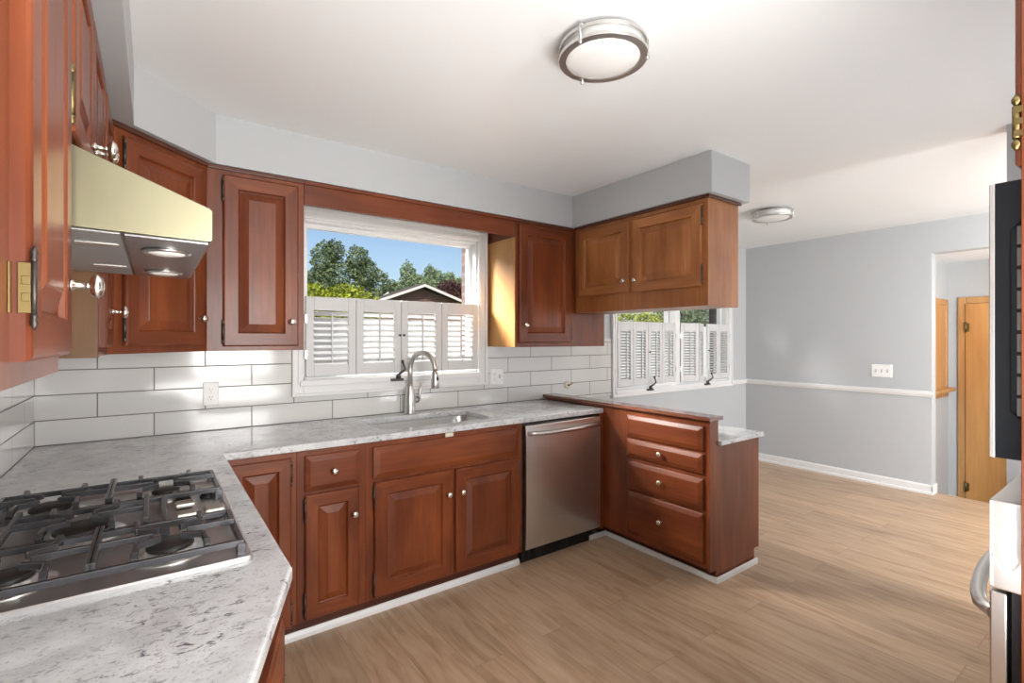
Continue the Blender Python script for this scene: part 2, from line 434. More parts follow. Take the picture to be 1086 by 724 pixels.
# hall and stair landing beyond the opening
HX = 6.55; HY = 1.43
b = MB(); b.box(HX, HX + .1, -.6, 1.6, -.4, 2.6); struct(b.build('wall_landing', 'wall'))
b = MB(); b.box(XR + .12, HX, HY, HY + .1, -.4, 2.6); struct(b.build('wall_landing_side', 'wall'))
b = MB(); b.box(XR + .12, HX, -.7, -.6, -.4, 2.6); struct(b.build('wall_landing_end', 'wall'))
b = MB(); b.box(XR + .12, HX + .1, -.7, HY + .1, 2.16, 2.2); struct(b.build('ceiling_landing', 'ceil'))
b = MB(); b.box(XR + .12, HX + .1, -.7, HY + .1, -.34, -.30); struct(b.build('floor_landing', 'floor'))
b = MB(); b.box(HX - .014, HX, 1.352, HY, -.30, -.20); struct(b.build('baseboard_landing', 'white', bevel=.004))
# honey oak door on the landing
d = bpy.data.objects.new('door_1', None); COL.objects.link(d); d.location = (HX, .91, -.30); struct(d)
tag(d, 'honey oak slab door with wood casing on the landing beyond the opening')
b = MB(); b.box(HX - .035, HX - .002, .53, 1.289, -.295, 1.735); b.build('door_panel', 'pine', d, bevel=.002, world=True)
b = MB(); b.box(HX - .022, HX, 1.291, 1.352, -.30, 1.80); b.box(HX - .022, HX, .46, .528, -.30, 1.80); b.box(HX - .022, HX, .528, 1.291, 1.737, 1.80)
b.build('casing', 'pine_x', d, bevel=.005, world=True)
for z in (1.50, -.08):
    b = MB(); b.tube([(HX - .04, 1.29, z - .05), (HX - .04, 1.29, z + .05)], .008, 8); b.box(HX - .038, HX - .034, 1.262, 1.29, z - .042, z + .042)
    b.build('hinge', 'brass', d, world=True)
# wood framed window in the landing side wall
d = bpy.data.objects.new('window_3', None); COL.objects.link(d); d.location = (6.25, HY, .9); struct(d)
b = MB(); b.box(5.80, 5.86, HY - .02, HY, .90, 1.78); b.box(6.40, 6.47, HY - .02, HY, .90, 1.78); b.box(5.86, 6.40, HY - .02, HY, 1.72, 1.78)
b.build('casing', 'pine_x', d, bevel=.004, world=True)
b = MB(); b.box(5.78, 6.50, HY - .07, HY, .865, .90); b.box(5.82, 6.46, HY - .025, HY, .81, .865); b.build('sill', 'pine_x', d, bevel=.006, world=True)
b = MB(); b.box(5.86, 6.40, HY - .010, HY - .004, .90, 1.72); b.build('pane', 'pine', d, world=True)

# ================================================================ windows
def crank(parent, x, y, z, s=1):
    b = MB(); b.box(x - .05, x + .03, y - .022, y + .005, z, z + .016)
    b.lathe([(.016, 0), (.016, .02), (.010, .03)], (x, y - .008, z + .014), n=12)
    b.tube([(x, y - .01, z + .04), (x + .012 * s, y - .03, z + .055), (x + .035 * s, y - .035, z + .075), (x + .02 * s, y - .035, z + .115)], [.008, .008, .007, .006], 8)
    b.lathe([(.004, 0), (.010, .006), (.009, .02), (.003, .026)], (x + .018 * s, y - .035, z + .11), n=10)
    b.build('crank_handle', 'ash', parent, world=True)

def window(name, hole, casing, mull=(), label=''):
    x0, x1, z0, z1 = hole
    o = bpy.data.objects.new(name, None); COL.objects.link(o); o.location = ((x0 + x1) / 2, YB, z0); struct(o); tag(o, label)
    cx0, cx1, cz0, cz1 = casing
    b = MB()
    yf = 2.998
    # stepped casing boards with mitre-like overlap
    for (a, c, e, f) in ((cx0, x0, cz0, cz1), (x1, cx1, cz0, cz1), (x0, x1, z1, cz1), (x0, x1, cz0, z0)):
        b.box(a, c, yf + .008, YB, e, f)
    t = .018
    for (a, c, e, f) in ((cx0, cx0 + t, cz0, cz1), (cx1 - t, cx1, cz0, cz1), (cx0 + t, cx1 - t, cz1 - t, cz1), (cx0 + t, cx1 - t, cz0, cz0 + t)):
        b.box(a, c, yf - .004, yf + .009, e, f)
    t2 = .030
    for (a, c, e, f) in ((x0 - t2, x0 - .008, z0 - t2, z1 + t2), (x1 + .008, x1 + t2, z0 - t2, z1 + t2), (x0, x1, z1 + .008, z1 + t2)):
        b.box(a, c, yf + .002, yf + .009, e, f)
    b.box(x0 - .02, x1 + .02, yf - .006, yf + .009, z0 - .036, z0 - .004)
    for mx in mull: b.box(mx - .035, mx + .035, yf + .006, YB + .12, z0, z1)
    b.build('casing', 'white', o, bevel=.003, world=True)
    b = MB()   # jamb lining
    for (a, c, e, f) in ((x0, x0 + .014, z0, z1), (x1 - .014, x1, z0, z1), (x0, x1, z1 - .014, z1), (x0, x1, z0, z0 + .014)):
        b.box(a, c, YB - .005, YB + .12, e, f)
    b.build('jamb', 'white', o, bevel=.002, world=True)
    edges = [x0 + .014] + [v for mx in mull for v in (mx - .035, mx + .035)] + [x1 - .014]
    for a, c in zip(edges[::2], edges[1::2]):
        b = MB(); s_ = .026; za, zb = z0 + .014, z1 - .014
        for (p, q, e, f) in ((a, a + s_, za, zb), (c - s_, c, za, zb), (a + s_, c - s_, zb - s_, zb), (a + s_, c - s_, za, za + s_)):
            b.box(p, q, YB + .055, YB + .095, e, f)
        f_ = b.build('sash', 'white', o, bevel=.003, world=True)
        b = MB(); b.box(a + s_, c - s_, YB + .072, YB + .078, za + s_, zb - s_)
        g = b.build('pane', 'glass', f_); g.matrix_parent_inverse = Matrix.Translation(-Vector(o.location)) @ Matrix.Identity(4)
        g.matrix_parent_inverse = f_.matrix_parent_inverse.inverted() @ Matrix.Translation(-Vector(o.location)) if False else Matrix.Identity(4)
    return o
w1 = window('window_1', W1, (.638, 1.966, 1.055, 2.156), label='wide white framed window above the sink')
crank(w1, 1.272, 2.992, 1.118, 1)
w2 = window('window_2', W2, (3.295, 5.255, .862, 2.06), (4.25,), label='white double window with cafe shutters behind the peninsula')
crank(w2, 3.80, 2.992, .900, 1.3); crank(w2, 4.74, 2.992, .900, 1.6)

def shutter(name, w, h, nl, loc, rotz, label, group, knob_at=None, hinge_at=None, rail=(.08, .068), stile=.045, open_=.5):
    """Louvered panel standing on local x from 0 to w; front faces -y."""
    t = thing(name, loc, label, 'shutter', group, rotz)
    th = .022
    b = MB()
    b.box(0, stile, 0, th, 0, h); b.box(w - stile, w, 0, th, 0, h)
    b.box(stile, w - stile, 0, th, 0, rail[1]); b.box(stile, w - stile, 0, th, h - rail[0], h)
    b.build('frame', 'shutter', t, bevel=.0025)
    b = MB(); z0, z1 = rail[1], h - rail[0]; p = (z1 - z0) / nl; hl = p * .56
    for k in range(nl):
        zc = z0 + p * (k + .5)
        b.bar((stile - .004, th / 2, zc), (w - stile + .004, th / 2, zc), 2 * hl, .005, (0, math.sin(open_), math.cos(open_)))
    b.build('louvers', 'shutter', t)
    b = MB(); b.box(w / 2 - .004, w / 2 + .004, -.014, -.005, z0 + .01, z1 - .008)
    b.build('tilt_rod', 'shutter', t)
    if knob_at is not None:
        b = MB(); b.lathe([(.004, 0), (.004, .008), (.008, .011), (.008, .017), (.003, .020)], (knob_at, 0, h * .52), '-y', 10); b.build('knob', 'ash', t)
    for zz in (.13, h - .13):
        if hinge_at is not None:
            b = MB(); b.box(hinge_at - .006, hinge_at + .006, -.004, .004, zz - .025, zz + .025); b.build('hinge', 'nickel', t)
    return t
names4 = ['leftmost', 'second from left', 'third from left', 'rightmost']
for k in range(4):
    x0 = .712 + k * .2945
    shutter('window_shutter', .2905, .467, 9, (x0, 3.0, 1.168), 0, '%s white louvered shutter panel in the window over the sink' % names4[k],
            'shutters over the sink', knob_at={1: .278, 2: .012}.get(k), hinge_at={0: .0, 3: .2905}.get(k))
for k in range(4):
    x0 = 3.362 + k * .2125
    shutter('window_shutter', .2095, .59, 17, (x0, 3.0, .955), 0, '%s narrow white shutter in the left half of the dining window' % names4[k],
            'shutters in the left dining window', knob_at={2: .01}.get(k), hinge_at={0: .0, 3: .2095}.get(k), rail=(.08, .06), stile=.038)
w = .2095; a1 = math.radians(-24)
th = math.radians(22)
pos = [((4.292, 3.0, .955), -th), ((4.292 + w * math.cos(th) + .016, 3.0 - w * math.sin(th) + .0005, .955), th),
       ((5.180 - w * 2, 2.996, .955), math.radians(1)), ((5.182 - w, 3.0, .955), 0.0)]
for k, (lc, rz) in enumerate(pos):
    shutter('window_shutter', w - .002, .59, 17, lc, rz, '%s narrow white shutter in the right half of the dining window' % names4[k],
            'shutters in the right dining window', knob_at={2: .01}.get(k), hinge_at={0: .0, 3: w}.get(k), rail=(.08, .06), stile=.038)

# ================================================================ cabinet parts
def ring_rect(w, h, i, y): return [(i, y, i), (w - i, y, i), (w - i, y, h - i), (i, y, h - i)]
# ring_rect side order: k=0 bottom, 1 right, 2 top, 3 left (k even = rails)

def add_knob(parent, x, z, y, style='round'):
    b = MB()
    if style == 'oval':
        b.lathe([(.011, 0), (.010, .004), (.0055, .008), (.005, .022), (.007, .026)], (x, y, z), '-y', 16)
        b.lathe([(.007, .026), (.013, .029), (.0165, .034), (.0165, .038), (.012, .044), (.004, .047)], (x, y, z), '-y', 20, .85, 1.3)
    else:
        b.lathe([(.009, 0), (.008, .003), (.0055, .007), (.0055, .014), (.010, .018), (.0155, .022), (.016, .027), (.012, .031), (.004, .033)], (x, y, z), '-y', 20)
    return b.build('knob', 'knob', parent)

def add_hinge(parent, x, z, y, m='ash', big=False):
    b = MB(); L = .038 if not big else .034
    b.tube([(x, y - .004, z - L / 1.0), (x, y - .004, z + L / 1.0)], .0055, 8)
    for s_ in (-1, 1):
        b.lathe([(.003, 0), (.007, .004), (.004, .008), (.0065, .014), (.002, .02)] if s_ > 0 else [(.002, -.02), (.0065, -.014), (.004, -.008), (.007, -.004), (.003, 0)],
                (x, y - .004, z + s_ * L), n=10)
    return b.build('hinge', m, parent)

def door(parent, w, h, loc, rotz, knob=None, hinge=None, knob_style='round', fw=.055, t=.02, hinge_m='ash', name='door', wm=('wood_z', 'wood_x')):
    """Raised panel door; local x from 0 to w, z from 0 to h, front faces local -y; loc is the back lower corner in world space."""
    b = MB()
    L = [(0, 0), (0, -t + .006), (.003, -t + .002), (.007, -t), (fw, -t), (fw + .003, -t + .003), (fw + .006, -t + .011), (fw + .010, -t + .013), (fw + .043, -t + .002), (fw + .045, -t + .0002)]
    b.rings([ring_rect(w, h, i, y) for i, y in L], mats=(3,))
    o = b.build(name, list(wm), parent, Vector(loc) - Vector(parent.location), rotz)
    if knob: add_knob(o, knob[0], knob[1], -t, knob_style)
    if hinge is not None:
        for zz in (.07, h - .07): add_hinge(o, hinge, zz, -t * .5, hinge_m)
    return o

def drawer(parent, w, h, loc, rotz, knob=None, bev=.03, t=.02, name='drawer'):
    b = MB()
    L = [(0, 0), (0, -t * .55), (.002, -t * .62), (bev * .9, -t * .93), (bev, -t * .97), (bev + .003, -t)]
    b.rings([ring_rect(w, h, i, y) for i, y in L])
    o = b.build(name, ['wood_x', 'wood_x'], parent, Vector(loc) - Vector(parent.location), rotz)
    if knob: add_knob(o, knob[0], knob[1], -t)
    return o

# ---------------------------------------------------------------- base cabinets, window run
FY = 2.39      # face frame plane
def base_body(x0, x1, parent, y1=YB - .002, z1=.872, m='wood_z'):
    b = MB(); b.box(x0, x1, FY, y1, .085, z1)
    b.build('body', m, parent, bevel=.0015, world=True)
    b = MB(); b.box(x0, x1, FY + .035, y1, 0, .085)
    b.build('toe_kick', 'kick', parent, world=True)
c = thing('base_cabinet', (.385, 2.7, 0), 'cherry corner base cabinet, its door half hidden behind the cooktop counter', 'cabinet', 'base cabinets below the window')
base_body(.212, .527, c)
door(c, .245, .765, (.256, FY - .001, .085), 0, hinge=.245, fw=.05)
c = thing('base_cabinet', (.69, 2.7, 0), 'narrow cherry base cabinet with one drawer above one slim door', 'cabinet', 'base cabinets below the window')
base_body(.5275, .8465, c)
drawer(c, .253, .163, (.560, FY - .001, .685), 0, (.1265, .082), .022)
door(c, .250, .572, (.560, FY - .001, .097), 0, (.222, .448), 0.0, fw=.055)
c = thing('sink_cabinet', (1.33, 2.7, 0), 'wide cherry sink base cabinet with two raised panel doors under the window', 'cabinet', 'base cabinets below the window')
b = MB(); b.box(.847, 1.817, FY, FY + .02, .085, .872); b.box(.847, .865, FY + .02, YB - .002, .085, .872); b.box(1.799, 1.817, FY + .02, YB - .002, .085, .872); b.box(.865, 1.799, FY + .02, YB - .002, .085, .10)
b.build('body', 'wood_z', c, bevel=.0015, world=True)
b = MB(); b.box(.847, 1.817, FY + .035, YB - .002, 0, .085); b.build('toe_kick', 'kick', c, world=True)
drawer(c, .897, .158, (.882, FY - .001, .690), 0, None, .026, name='false_drawer_front')
door(c, .441, .572, (.886, FY - .001, .100), 0, (.410, .442), 0.0, fw=.062)
door(c, .438, .572, (1.347, FY - .001, .096), 0, (.034, .446), .438, fw=.062)
# filler beside the dishwasher
b = MB(); b.box(2.487, 2.5235, FY, FY + .03, .07, .872)
tag(b.build('filler_strip', 'wood_z', bevel=.001), 'slim upright cherry filler strip between dishwasher and peninsula drawers', 'filler strip')
# sticker under counter edge
b = MB(); b.box(1.290, 1.340, FY - .0035, FY - .0005, .850, .872)
tag(b.build('sticker', 'cream', bevel=.0008), 'small cream sticker under the counter edge in front of the sink', 'sticker')

# left base cabinet under the cooktop, with its slanted end
c = thing('cooktop_cabinet', (-.1, 1.6, 0), 'cherry base cabinet under the cooktop with a slanted end', 'cabinet')
foot = [(XL + .002, .50), (.002, .50), (.072, .70), (.205, 1.115), (.205, 2.385), (.205, YB - .002), (XL + .002, YB - .002)]
b = MB(); b.prism(foot, .787, 'z', .085); b.build('body', 'wood_z', c, world=True)
footk = [(XL + .002, .55), (-.04, .55), (.02, .72), (.15, 1.14), (.15, 2.4), (XL + .002, 2.4)]
b = MB(); b.prism(footk, .085, 'z', 0); b.build('toe_kick', 'kick_y', c, world=True)
ang = math.atan2(1.115 - .70, .205 - .072)
door(c, .34, .70, (.085 + .004, .743, .13), ang, hinge=.34, fw=.055)
for k in range(2): door(c, .56, .74, (.2055, 1.18 + k * .61, .105), PI / 2, (.50 if k == 0 else .06, .66), fw=.06)

# white shoe moulding along the plinths
b = MB(); b.prism([(FY + .035, 0), (FY + .022, 0), (FY + .022, .018), (FY + .030, .036), (FY + .035, .036)], 1.818 - .15, 'x', .15)
struct(b.build('trim_3', 'white'))
b = MB(); b.box(2.42, 2.573, FY + .022, FY + .034, 0, .036); b.box(2.572, 2.584, 1.570, FY + .034, 0, .036); b.box(2.572, 3.02, 1.558, 1.570, 0, .036)
struct(b.build('trim_4', 'white', bevel=.004))

# ---------------------------------------------------------------- dishwasher
c = thing('dishwasher', (2.155, 2.7, 0), 'stainless steel dishwasher with a bowed bar handle, under the counter', 'dishwasher')
b = MB(); b.box(1.828, 2.482, 2.41, 2.98, .09, .868); b.build('body', 'black', c, world=True)
b = MB()
n = 12; loops = []
for yb, pts in ((2.405, 0), (2.376, 1)): pass
prof = [(2.408, .095), (2.374, .095), (2.370, .10), (2.367, .2), (2.365, .45), (2.366, .70), (2.368, .80), (2.372, .852), (2.378, .858), (2.408, .858)]
b.prism(prof, 2.478 - 1.834, 'x', 1.834); b.build('door', 'steel', c, bevel=.002, world=True)
b = MB()
hp = []
for k in range(17):
    u = k / 16; hp.append((1.858 + u * .60, 2.366 - .045 * math.sin(PI * u) ** .6, .808 + .0 * u))
b2 = [Vector(p) for p in hp]
b.tube([(x, y, z) for x, y, z in hp], [.0145 if 0 < k < 16 else .017 for k in range(17)], 12)
hd = b.build('handle', 'steel', c, world=True)
b = MB(); b.box(1.830, 2.480, 2.425, 2.60, 0, .092)
for k in range(24): b.box(1.84 + k * .0262, 1.852 + k * .0262, 2.418, 2.426, .012, .075)
b.build('toe_grille', 'black', c, world=True)

# ---------------------------------------------------------------- peninsula
PX = 2.525; PE = 1.588
c = thing('peninsula_cabinet', (2.78, 2.0, 0), 'cherry peninsula cabinet with a stack of drawers and a stepped end panel', 'cabinet')
b = MB(); b.box(PX, 2.607, PE + .002, 3.0, .085, .925); b.box(2.607, 3.055, PE + .002, 3.0, .085, .775); b.build('body', 'wood_z', c, bevel=.001, world=True)
b = MB(); b.prism([(PX, .072), (2.587, .072), (2.587, 0), (3.005, 0), (3.005, .092), (3.06, .092), (3.06, .777), (2.609, .777), (2.609, .926), (PX, .926)], .014, 'y', PE - .012)
b.build('end_panel', 'wood_z', c, bevel=.001, world=True)
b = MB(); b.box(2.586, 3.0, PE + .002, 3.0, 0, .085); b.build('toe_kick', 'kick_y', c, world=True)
yl = 2.165
for z0, z1, kn in ((.752, .890, 0), (.622, .735, 1), (.416, .592, 1), (.119, .394, 1)):
    drawer(c, yl - 1.612, z1 - z0, (PX - .001, yl, z0), -PI / 2, ((yl - 1.612) / 2, (z1 - z0) * .55) if kn else None, .024, .022, name='drawer' if kn else 'false_drawer_front')
b = MB(); b.prism([(2.498, .930), (2.502, .926), (2.630, .926), (2.634, .930), (2.634, .942), (2.626, .948), (2.506, .948), (2.498, .942)], 3.012 - 1.560, 'y', 1.560)
tag(b.build('bar_ledge', 'ledge', bevel=.002), 'glossy brown wooden ledge cap along the top of the peninsula', 'ledge')
b = MB(); b.box(2.610, 3.095, 1.556, 3.02, .778, .806)
tag(b.build('desk_countertop', 'granite', bevel=.006, seg=3), 'white granite lower countertop behind the peninsula ledge, dining side', 'countertop')

# ---------------------------------------------------------------- granite countertop with sink cut-out
def rrect(x0, x1, y0, y1, r, n=6):
    out = []
    for cx, cy, a0 in ((x1 - r, y1 - r, 0), (x0 + r, y1 - r, PI / 2), (x0 + r, y0 + r, PI), (x1 - r, y0 + r, 3 * PI / 2)):
        for k in range(n + 1):
            a = a0 + PI / 2 * k / n; out.append((cx + r * math.cos(a), cy + r * math.sin(a)))
    return out
CT, CBm = .907, .874
outer = [(XL + .001, .46), (-.005, .46), (.100, .742), (.238, 1.118), (.238, 2.377), (2.522, 2.377), (2.522, YB - .001), (XL + .001, YB - .001)]
hole = rrect(.985, 1.690, 2.485, 2.885, .055)
bm = bmesh.new()
def loop_edges(bm, pts, z):
    vs = [bm.verts.new((p[0], p[1], z)) for p in pts]
    return vs, [bm.edges.new((vs[i], vs[(i + 1) % len(vs)])) for i in range(len(vs))]
vo, eo = loop_edges(bm, outer, CT); vh, eh = loop_edges(bm, hole, CT)
bmesh.ops.triangle_fill(bm, use_beauty=True, edges=eo + eh)
top_faces = list(bm.faces)
mp = {v: bm.verts.new((v.co.x, v.co.y, CBm)) for v in vo + vh}
for f in top_faces: bm.faces.new([mp[v] for v in reversed(f.verts[:])])
for lp in (vo, vh):
    for i in range(len(lp)):
        a, d_ = lp[i], lp[(i + 1) % len(lp)]
        bm.faces.new([a, d_, mp[d_], mp[a]])
mb = MB(); mb.bm.free(); mb.bm = bm
tag(mb.build('countertop', 'granite', bevel=.007, seg=3), 'L-shaped white speckled granite countertop carrying cooktop and sink', 'countertop')

# ---------------------------------------------------------------- sink and faucet
c = thing('sink', (1.337, 2.685, CBm), 'undermount stainless steel single bowl sink below the window', 'sink')
loops = []
for ins, z, r in ((-.02, CBm - .0005, .06), (-.004, CBm - .0005, .055), (-.002, CBm - .01, .055), (.004, .72, .055), (.03, .70, .06)):
    loops.append([(x, y, z) for x, y in rrect(.985 + ins, 1.690 - ins, 2.485 + ins, 2.885 - ins, r)])
b = MB(); b.rings(loops, cap0=False)
o = b.build('basin', 'steel', c, world=True)
for p in o.data.polygons: p.use_smooth = len(p.vertices) == 4
b = MB(); b.lathe([(.055, 0), (.055, .003), (.040, .0035), (.036, .001)], (1.337, 2.70, .7005), n=24); b.build('drain', 'steel_d', c, world=True)
fx, fy = 1.335, 2.945
c = thing('faucet', (fx, fy, CT), 'brushed nickel gooseneck pull-down faucet behind the sink', 'faucet', None, .35)
b = MB(); b.lathe([(.039, 0), (.039, .006), (.034, .012), (.033, .05), (.033, .085), (.029, .12), (.021, .17), (.0165, .19)], (0, 0, .0005), n=24)
b.build('faucet_body', 'nickel', c)
pts = [(0, 0, .185), (0, 0, .28)]
R_ = .108
for k in range(13):
    a = PI - k * PI * 1.02 / 12
    pts.append((0, -R_ - R_ * math.cos(a) * 1.0, .285 + R_ * math.sin(a)))
ex = pts[-1]
b = MB(); b.tube(pts, .0155, 16); b.build('spout', 'nickel', c)
b = MB(); b.lathe([(.024, -.105), (.0275, -.10), (.0245, -.06), (.0185, -.02), (.0165, 0)], (ex[0], ex[1], ex[2] + .002), n=20); sp = b.build('spray_head', 'nickel', c)
b = MB(); b.lathe([(.009, 0), (.008, .004), (.006, .005)], (ex[0], ex[1] - .019, ex[2] - .045), '-y', 12, 1, 2.0); b.build('spray_button', 'black', sp)
b = MB(); b.tube([(.01, 0, .085), (.066, 0, .085)], [.020, .022], 16); b.tube([(.06, 0, .085), (.082, 0, .10), (.088, -.005, .15), (.092, -.01, .19)], [.014, .012, .008, .007], 12)
b.build('lever', 'nickel', c)

# ---------------------------------------------------------------- backsplash tiles
b = MB(); b.box(XL, .638, 3.016, YB - .0005, CT + .0005, 1.3305); b.box(.638, 1.966, 3.016, YB - .0005, CT + .0005, 1.0548); b.box(1.966, 2.60, 3.016, YB - .0005, CT + .0005, 1.331); b.box(2.60, 3.2945, 3.016, YB - .0005, CT - .02, 1.331); b.box(2.853, 3.2945, 3.016, YB - .0005, 1.331, 1.39)
tag(b.build('tile_backsplash', 'tile_x'), 'white glossy subway tile backsplash along the window wall', 'backsplash')
b = MB(); b.box(XL + .0005, -.429, .5, 3.0155, CT + .0005, 1.3305)
tag(b.build('tile_backsplash', 'tile_y'), 'white glossy subway tile backsplash on the left wall behind the cooktop', 'backsplash')

# ---------------------------------------------------------------- wall cabinets
UB, UT = 1.331, 2.204
def crown_box(parent, segs):
    """Small stepped dark moulding along the top front edges; segs: (x0,x1,y0,y1)."""
    b = MB()
    for s_ in segs: b.box(*s_, 2.186, UT)
    b.build('crown_moulding', 'crown', parent, bevel=.003, world=True)
LFX = -.137   # left wall face frames
c = thing('wall_cabinet', (-.29, .93, UB), 'cherry wall cabinet nearest on the left wall, with big brass hinges', 'cabinet', 'cabinets on the left wall')
b = MB(); b.box(XL + .001, LFX, .676, 1.183, UB, UT); b.build('body', 'wood_z', c, bevel=.001, world=True)
dd = door(c, .355, .805, (LFX, .812, 1.362), PI / 2, (.322, .12), None, 'oval', .058)
for zz in (.088, .70):
    b = MB(); y = -.017
    b.box(-.0035, .0002, -.0195, -.0075, zz - .030, zz + .030); b.box(-.010, -.0036, -.0025, -.0002, zz - .030, zz + .030)
    for k in range(2): b.box(-.005, -.003, -.019, -.011, zz - .016 + k * .020, zz - .006 + k * .020)
    hg = b.build('hinge', 'brass', dd, bevel=.0006); tag(hg, 'large brass hinge with dark finials')
    b = MB(); b.tube([(-.0035, y - .005, zz - .031), (-.0035, y - .005, zz + .031)], .0028, 10)
    for s_ in (-1, 1):
        pr = [(.0024, 0), (.0038, .003), (.0024, .006), (.0040, .011), (.0024, .015), (.0012, .019)]
        b.lathe([(r, h * s_) for r, h in (pr if s_ > 0 else pr[::-1])], (-.0035, y - .005, zz + s_ * .031), n=10)
    b.build('finial_pin', 'ash', hg)
b = MB(); b.box(LFX, LFX + .012, .676, 1.183, 2.186, UT); b.build('crown_moulding', 'crown', c, world=True)
HB = 1.7485
c = thing('wall_cabinet', (-.29, 1.57, HB), 'short two-door cherry wall cabinet directly above the range hood', 'cabinet', 'cabinets on the left wall')
b = MB(); b.box(XL + .001, LFX, 1.185, 1.953, HB, UT); b.build('body', 'wood_z', c, bevel=.001, world=True)
door(c, .345, .40, (LFX, 1.22, 1.775), PI / 2, (.325, .075), 0.0, 'oval', hinge_m='brass')
door(c, .345, .40, (LFX, 1.573, 1.775), PI / 2, (.020, .075), .345, 'oval', hinge_m='brass')
b = MB(); b.box(LFX, LFX + .012, 1.185, 1.953, 2.186, UT); b.build('crown_moulding', 'crown', c, world=True)
c = thing('wall_cabinet', (-.29, 2.15, UB), 'tall cherry wall cabinet half hidden behind the range hood', 'cabinet', 'cabinets on the left wall')
b = MB(); b.box(XL + .001, LFX, 1.956, 2.342, UB, UT); b.build('body', 'wood_z', c, bevel=.001, world=True)
b = MB(); b.box(XL + .001, LFX - .002, 1.9535, 1.9558, UB + .001, 1.74); b.build('side_panel', 'plain_side', c, world=True)
door(c, .31, .80, (LFX, 1.985, 1.362), PI / 2, (.20, .12), .31, 'oval')
b = MB(); b.box(LFX, LFX + .012, 1.956, 2.342, 2.186, UT); b.build('crown_moulding', 'crown', c, world=True)
# diagonal corner
c = thing('corner_cabinet', (-.15, 2.75, UB), 'diagonal cherry corner wall cabinet beside the range hood', 'cabinet')
b = MB(); b.prism([(XL + .001, 2.345), (LFX, 2.345), (.198, 2.682), (.198, YB - .001), (XL + .001, YB - .001)], UT - UB, 'z', UB); b.build('body', 'wood_z', c, world=True)
s2 = math.sqrt(.5); DL = .335 / s2
e = Vector((s2, s2, 0)); nrm = Vector((s2, -s2, 0)); p0 = Vector((LFX, 2.345, 0))
door(c, .385, .80, tuple(p0 + e * .055 + Vector((0, 0, 1.362))), PI / 4, (.360, .118), 0.0)
b = MB()
q = [p0 + nrm * 0, p0 + e * DL, p0 + e * DL + nrm * .012, p0 + nrm * .012]
b.prism([(v.x, v.y) for v in q], UT - 2.186, 'z', 2.186); b.build('crown_moulding', 'crown', c, world=True)
# window run
UY = 2.684
c = thing('wall_cabinet', (.41, 2.85, UB), 'cherry wall cabinet left of the sink window with one raised panel door', 'cabinet', 'cabinets on the window wall')
b = MB(); b.box(.199, .627, UY, YB - .001, UB, UT); b.build('body', 'wood_z', c, bevel=.001, world=True)
door(c, .333, .812, (.264, UY - .001, 1.352), 0, (.300, .122), 0.0, fw=.062)
crown_box(c, [(.199, .627, UY - .014, UY)])
b = MB(); b.box(.628, 1.983, UY, UY + .02, 2.082, UT - .0005); b.box(.628, 1.983, UY - .014, UY, 2.186, UT - .0005)
tag(b.build('window_valance', 'wood_x', bevel=.002), 'long flat cherry valance board above the sink window', 'valance')
c = thing('wall_cabinet', (2.42, 2.85, UB), 'cherry wall cabinet right of the sink window, tucked into the corner', 'cabinet', 'cabinets on the window wall')
b = MB(); b.box(1.984, 2.851, UY, YB - .001, UB, UT); b.build('body', 'wood_z', c, bevel=.001, world=True)
door(c, .480, .810, (2.008, UY - .001, 1.360), 0, (.045, .122), .480, fw=.066)
b = MB(); b.box(1.980, 1.9835, UY + .001, YB - .001, UB + .001, 2.08); tag(b.build('side_panel', 'wood_window_lit', c, world=True), 'side panel with the window light tinted into its wood')
crown_box(c, [(1.984, 2.50, UY - .014, UY)])
# peninsula upper
QX = 2.525
c = thing('peninsula_wall_cabinet', (2.68, 2.1, 1.577), 'cherry two-door cabinet hanging from the soffit above the peninsula', 'cabinet')
b = MB(); b.box(QX, 2.842, 1.587, UY - .022, 1.577, UT); b.build('body', 'wood_lit_z', c, bevel=.001, world=True)
door(c, .470, .470, (QX - .001, 2.618, 1.692), -PI / 2, (.440, .075), 0.0, fw=.062, wm=('wood_lit_z', 'wood_lit_x'))
door(c, .500, .470, (QX - .001, 2.118, 1.688), -PI / 2, (.033, .075), .500, fw=.062, wm=('wood_lit_z', 'wood_lit_x'))
crown_box(c, [(QX - .014, QX, 1.575, UY - .022), (QX - .014, 2.855, 1.573, 1.587)])

# ---------------------------------------------------------------- range hood
c = thing('range_hood', (-.2, 1.57, 1.59), 'champagne metal under-cabinet range hood above the cooktop', 'range hood')
HP = [(-.428, 1.600), (.094, 1.590), (.100, 1.594), (.100, 1.654), (.094, 1.659), (-.13, 1.747), (-.428, 1.747)]
b = MB(); b.prism(HP, 1.948 - 1.190, 'y', 1.190); b.build('shell', 'hoodmetal', c, bevel=.002, world=True)
sl = (1.590 - 1.600) / (.094 + .428)
zat = lambda x: 1.600 + sl * (x + .428)
def under(name, x0, x1, y0, y1, t, m):
    b = MB(); b.prism([(x0, zat(x0) - .0005), (x1, zat(x1) - .0005), (x1, zat(x1) - t), (x0, zat(x0) - t)], y1 - y0, 'y', y0)
    return b.build(name, m, c, bevel=.001, world=True)
fl = under('filter_panel', -.415, -.052, 1.20, 1.938, .004, 'grey')
for y in (1.33, 1.72):
    b = MB(); b.box(-.13, -.06, y, y + .035, zat(-.09) - .0065, zat(-.09) - .004); g = b.build('latch', 'steel', fl)
under('light_panel', -.046, .092, 1.20, 1.938, .005, 'steel_d')
for y in (1.36, 1.78):
    b = MB(); b.lathe([(.047, 0), (.047, -.004), (.040, -.006), (.036, -.004)], (.024, y, zat(.024) - .005), n=28)
    r_ = b.build('lamp_ring', 'nickel', c, world=True)
    b = MB(); b.lathe([(.036, 0), (.034, -.004), (.018, -.007), (.004, -.008)], (.024, y, zat(.024) - .0085), n=24); b.build('lamp_lens', 'lens', r_)

